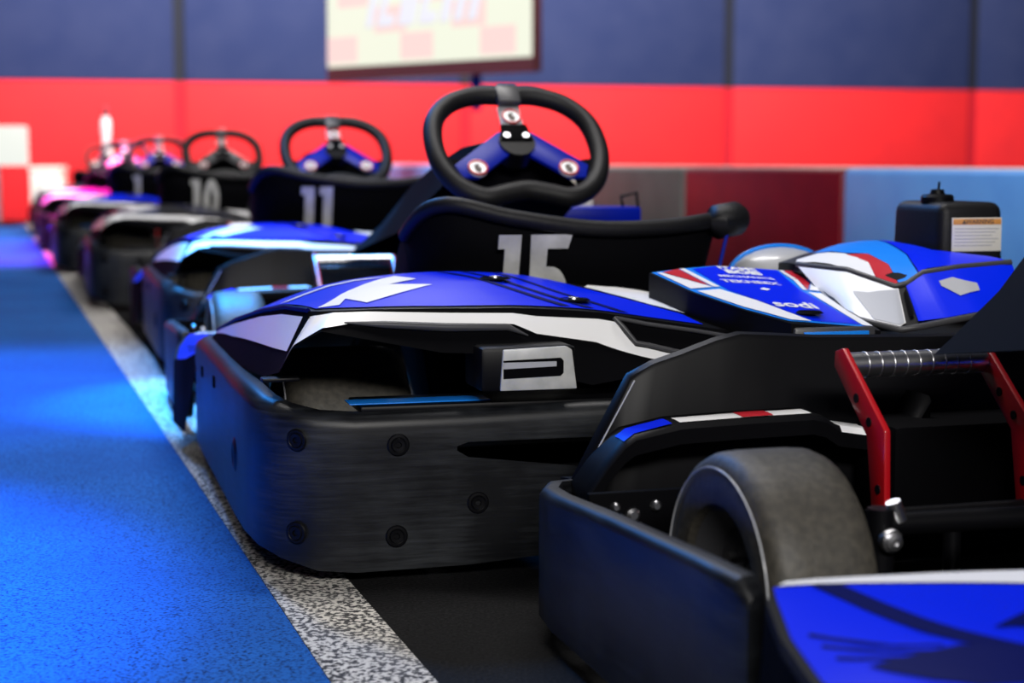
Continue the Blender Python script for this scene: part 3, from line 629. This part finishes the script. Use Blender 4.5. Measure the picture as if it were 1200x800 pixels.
def kids(o): return [c for c in COL.objects if c.parent == o]
def copy_tree(o, parent=None):
    c = o.copy(); COL.objects.link(c); c.parent = parent
    for ch in CH.get(o.name, ()): copy_tree(ch, c)
    return c
proto = make_kart()
CH = {}
for o in list(COL.objects):
    if o.parent: CH.setdefault(o.parent.name, []).append(o)
GRP = 'rental go-karts queued nose to tail'
# name of number, location of steering wheel on the floor, heading, label, colour swaps
KARTS = [
    (None, (.885, 1.09), -17, 'nearest go-kart, front left wheel and red pedals in the lower right corner', {}),
    ('15', (.008, 3.14), -15, 'blue and white go-kart with number 15 on its seat back', {}),
    ('11', (-.535, 5.22), -15, 'blue go-kart with number 11, second one with a visible steering wheel', {}),
    ('10', (-1.234, 7.32), -15, 'black and white go-kart queued directly ahead of kart number 11', {'blue': 'charcoal', 'sky': 'dgrey', 'ablue': 'dgrey'}),
    ('1', (-1.93, 9.40), -16, 'blue go-kart in the far queue, between the black one and the pink-lit one', {}),
    (None, (-2.58, 11.45), -16, 'go-kart at the far left, pink light painted on as magenta', {'blue': 'magenta', 'sky': 'magenta', 'ablue': 'magenta'}),  # magenta swap puts the pink light into the body colour
    (None, (-3.2, 13.54), -16, 'farthest go-kart, dark, at the head of the queue by the red wall', {'blue': 'charcoal', 'sky': 'dgrey', 'ablue': 'dgrey'}),
]
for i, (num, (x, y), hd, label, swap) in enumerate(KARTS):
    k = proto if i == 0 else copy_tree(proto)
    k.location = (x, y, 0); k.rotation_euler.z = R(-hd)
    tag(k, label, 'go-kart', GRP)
    # parts of this kart
    stack = [c for c in COL.objects if c.parent == k]; parts = []
    while stack:
        o = stack.pop(); parts.append(o); stack += [c for c in COL.objects if c.parent == o]
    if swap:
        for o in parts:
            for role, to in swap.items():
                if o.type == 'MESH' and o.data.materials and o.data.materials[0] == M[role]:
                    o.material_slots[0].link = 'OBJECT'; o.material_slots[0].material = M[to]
    if num:
        seat = [o for o in parts if o.name.split('.')[0] == 'seat'][0]
        obj('race_number', number_mesh(num), M['digit'], seat)
        if num != '15': seat.location = (-.02, 0, .045)      # seats slide on their rails

# ================================================================== HALL FURNISHINGS
# wall screen, turned towards the track
sc = bpy.data.objects.new('wall_screen', None); COL.objects.link(sc)
A = Vector((-1.36, 13.0, 0)); Bp = Vector((.155, 11.6, 0)); sd = (Bp - A); sw_ = sd.length
sc.location = A; sc.rotation_euler.z = math.atan2(sd.y, sd.x); SZ = 1.255
obj('frame', box('frame', (-.02, -.03, SZ - .10), (sw_ + .02, .05, SZ + 1.2), .01), mat('screen_frame', (.10, .03, .035), .4), sc)
m_s1 = mat('screen_cream', (.90, .93, .76), .4, emit=1.0); m_s2 = mat('screen_pink', (1, .72, .68), .4, emit=.97); m_s3 = mat('screen_lavender', (.86, .86, .97), .4, emit=1.0); m_s4 = mat('screen_shadow', (.74, .71, .76), .4, emit=1.0)
pic = obj('screen', box('screen', (0, -.036, SZ), (sw_, -.028, SZ + 1.14), .002), m_s1, sc)
for r_ in range(3):
    for q in range(5):
        if (q + r_) % 2 == 0:
            w_ = sw_/7; x0 = (2*(q//1) + 0)*w_*.72
            x0 = q*sw_/5.2 + (.0 if r_ == 0 else .12)
            obj('check', box('check', (x0, -.0385, SZ + .03 + r_*.20), (min(x0 + sw_/6.2, sw_ - .01), -.0355, SZ + .22 + r_*.20), 0), m_s2, pic)
xx = .42
for w_, kd in [(.07, 0), (.16, 1), (.16, 0), (.16, 1), (.08, 0), (.08, 0), (.08, 0)]:
    for dz, m_, dd in ((0, m_s4, -.040), (.012, m_s3, -.042)):
        sl = .10
        poly = [(xx, SZ + .27), (xx + w_, SZ + .27), (xx + w_ + sl, SZ + .60), (xx + sl, SZ + .60)] if kd == 0 else [(xx, SZ + .27), (xx + w_, SZ + .27), (xx + w_ + .03, SZ + .34), (xx + .08, SZ + .34), (xx + .08 + sl, SZ + .60), (xx + sl, SZ + .60)]
        obj('letter_stroke', prism('letter_stroke', [(u + dz, v + dz) for u, v in poly], lambda u, v, w, dd=dd: Vector((u, dd + w, v)), .002, 0), m_, pic)
    xx += w_ + .055
obj('hanger_pole', tube('hanger_pole', [(sw_*.5, .08, SZ + .9), (sw_*.5, .08, 5.2)], .04, 10), M['black'], sc)
obj('cable_duct', box('cable_duct', (sw_*.71, -.0, SZ - .35), (sw_*.71 + .06, .04, SZ - .045), .005), M['navy'], sc)
tag(sc, 'large lit screen with pale pink and cream checks high on the wall', 'screen')

# white lamp box and small cream crate at the far left, slim white post
def thing(name, loc, label, cat):
    o = bpy.data.objects.new(name, None); COL.objects.link(o); o.location = loc; tag(o, label, cat); return o
t = thing('sign_box', (-4.42, 14.75, 0), 'white square sign on a post at the far left edge', 'sign')
obj('panel', box('panel', (-.30, -.05, .52), (.26, .05, .86), .02), mat('sign_white', (.85, .88, .80), .5, emit=1.0), t)
obj('post', tube('post', [(-.02, .03, 0), (-.02, .03, .6)], .03, 10), M['steel'], t)
obj('foot', box('foot', (-.2, -.15, 0), (.16, .2, .03), .008), M['black'], t)
t = thing('cream_crate', (-4.05, 14.98, 0), 'small cream crate beside the white square sign', 'crate')
obj('body', box('body', (-.13, -.13, .0), (.13, .13, .48), .012), m_b['cream'], t)
obj('lid', box('lid', (-.14, -.14, .47), (.14, .14, .515), .01), m_b['cream'], t)
t = thing('marker_post', (-3.53, 14.95, 0), 'slim white marker post with dark tip before the red wall', 'post')
obj('shaft', lathe('shaft', [(0, .09), (.03, .09), (.04, .04), (.35, .05), (.52, .058), (.66, .055), (.70, .034), (.74, .032), (.80, .042), (.90, .042), (.95, .025)], 'Z', 24), mat('post_white', (.85, .8, .8), .45), t)
obj('tip', lathe('tip', [(.945, .032), (.98, .034), (1.03, .022), (1.04, .0001)], 'Z', 16), mat('post_tip', (.12, .02, .03), .5), t)
bpy.context.view_layer.update()
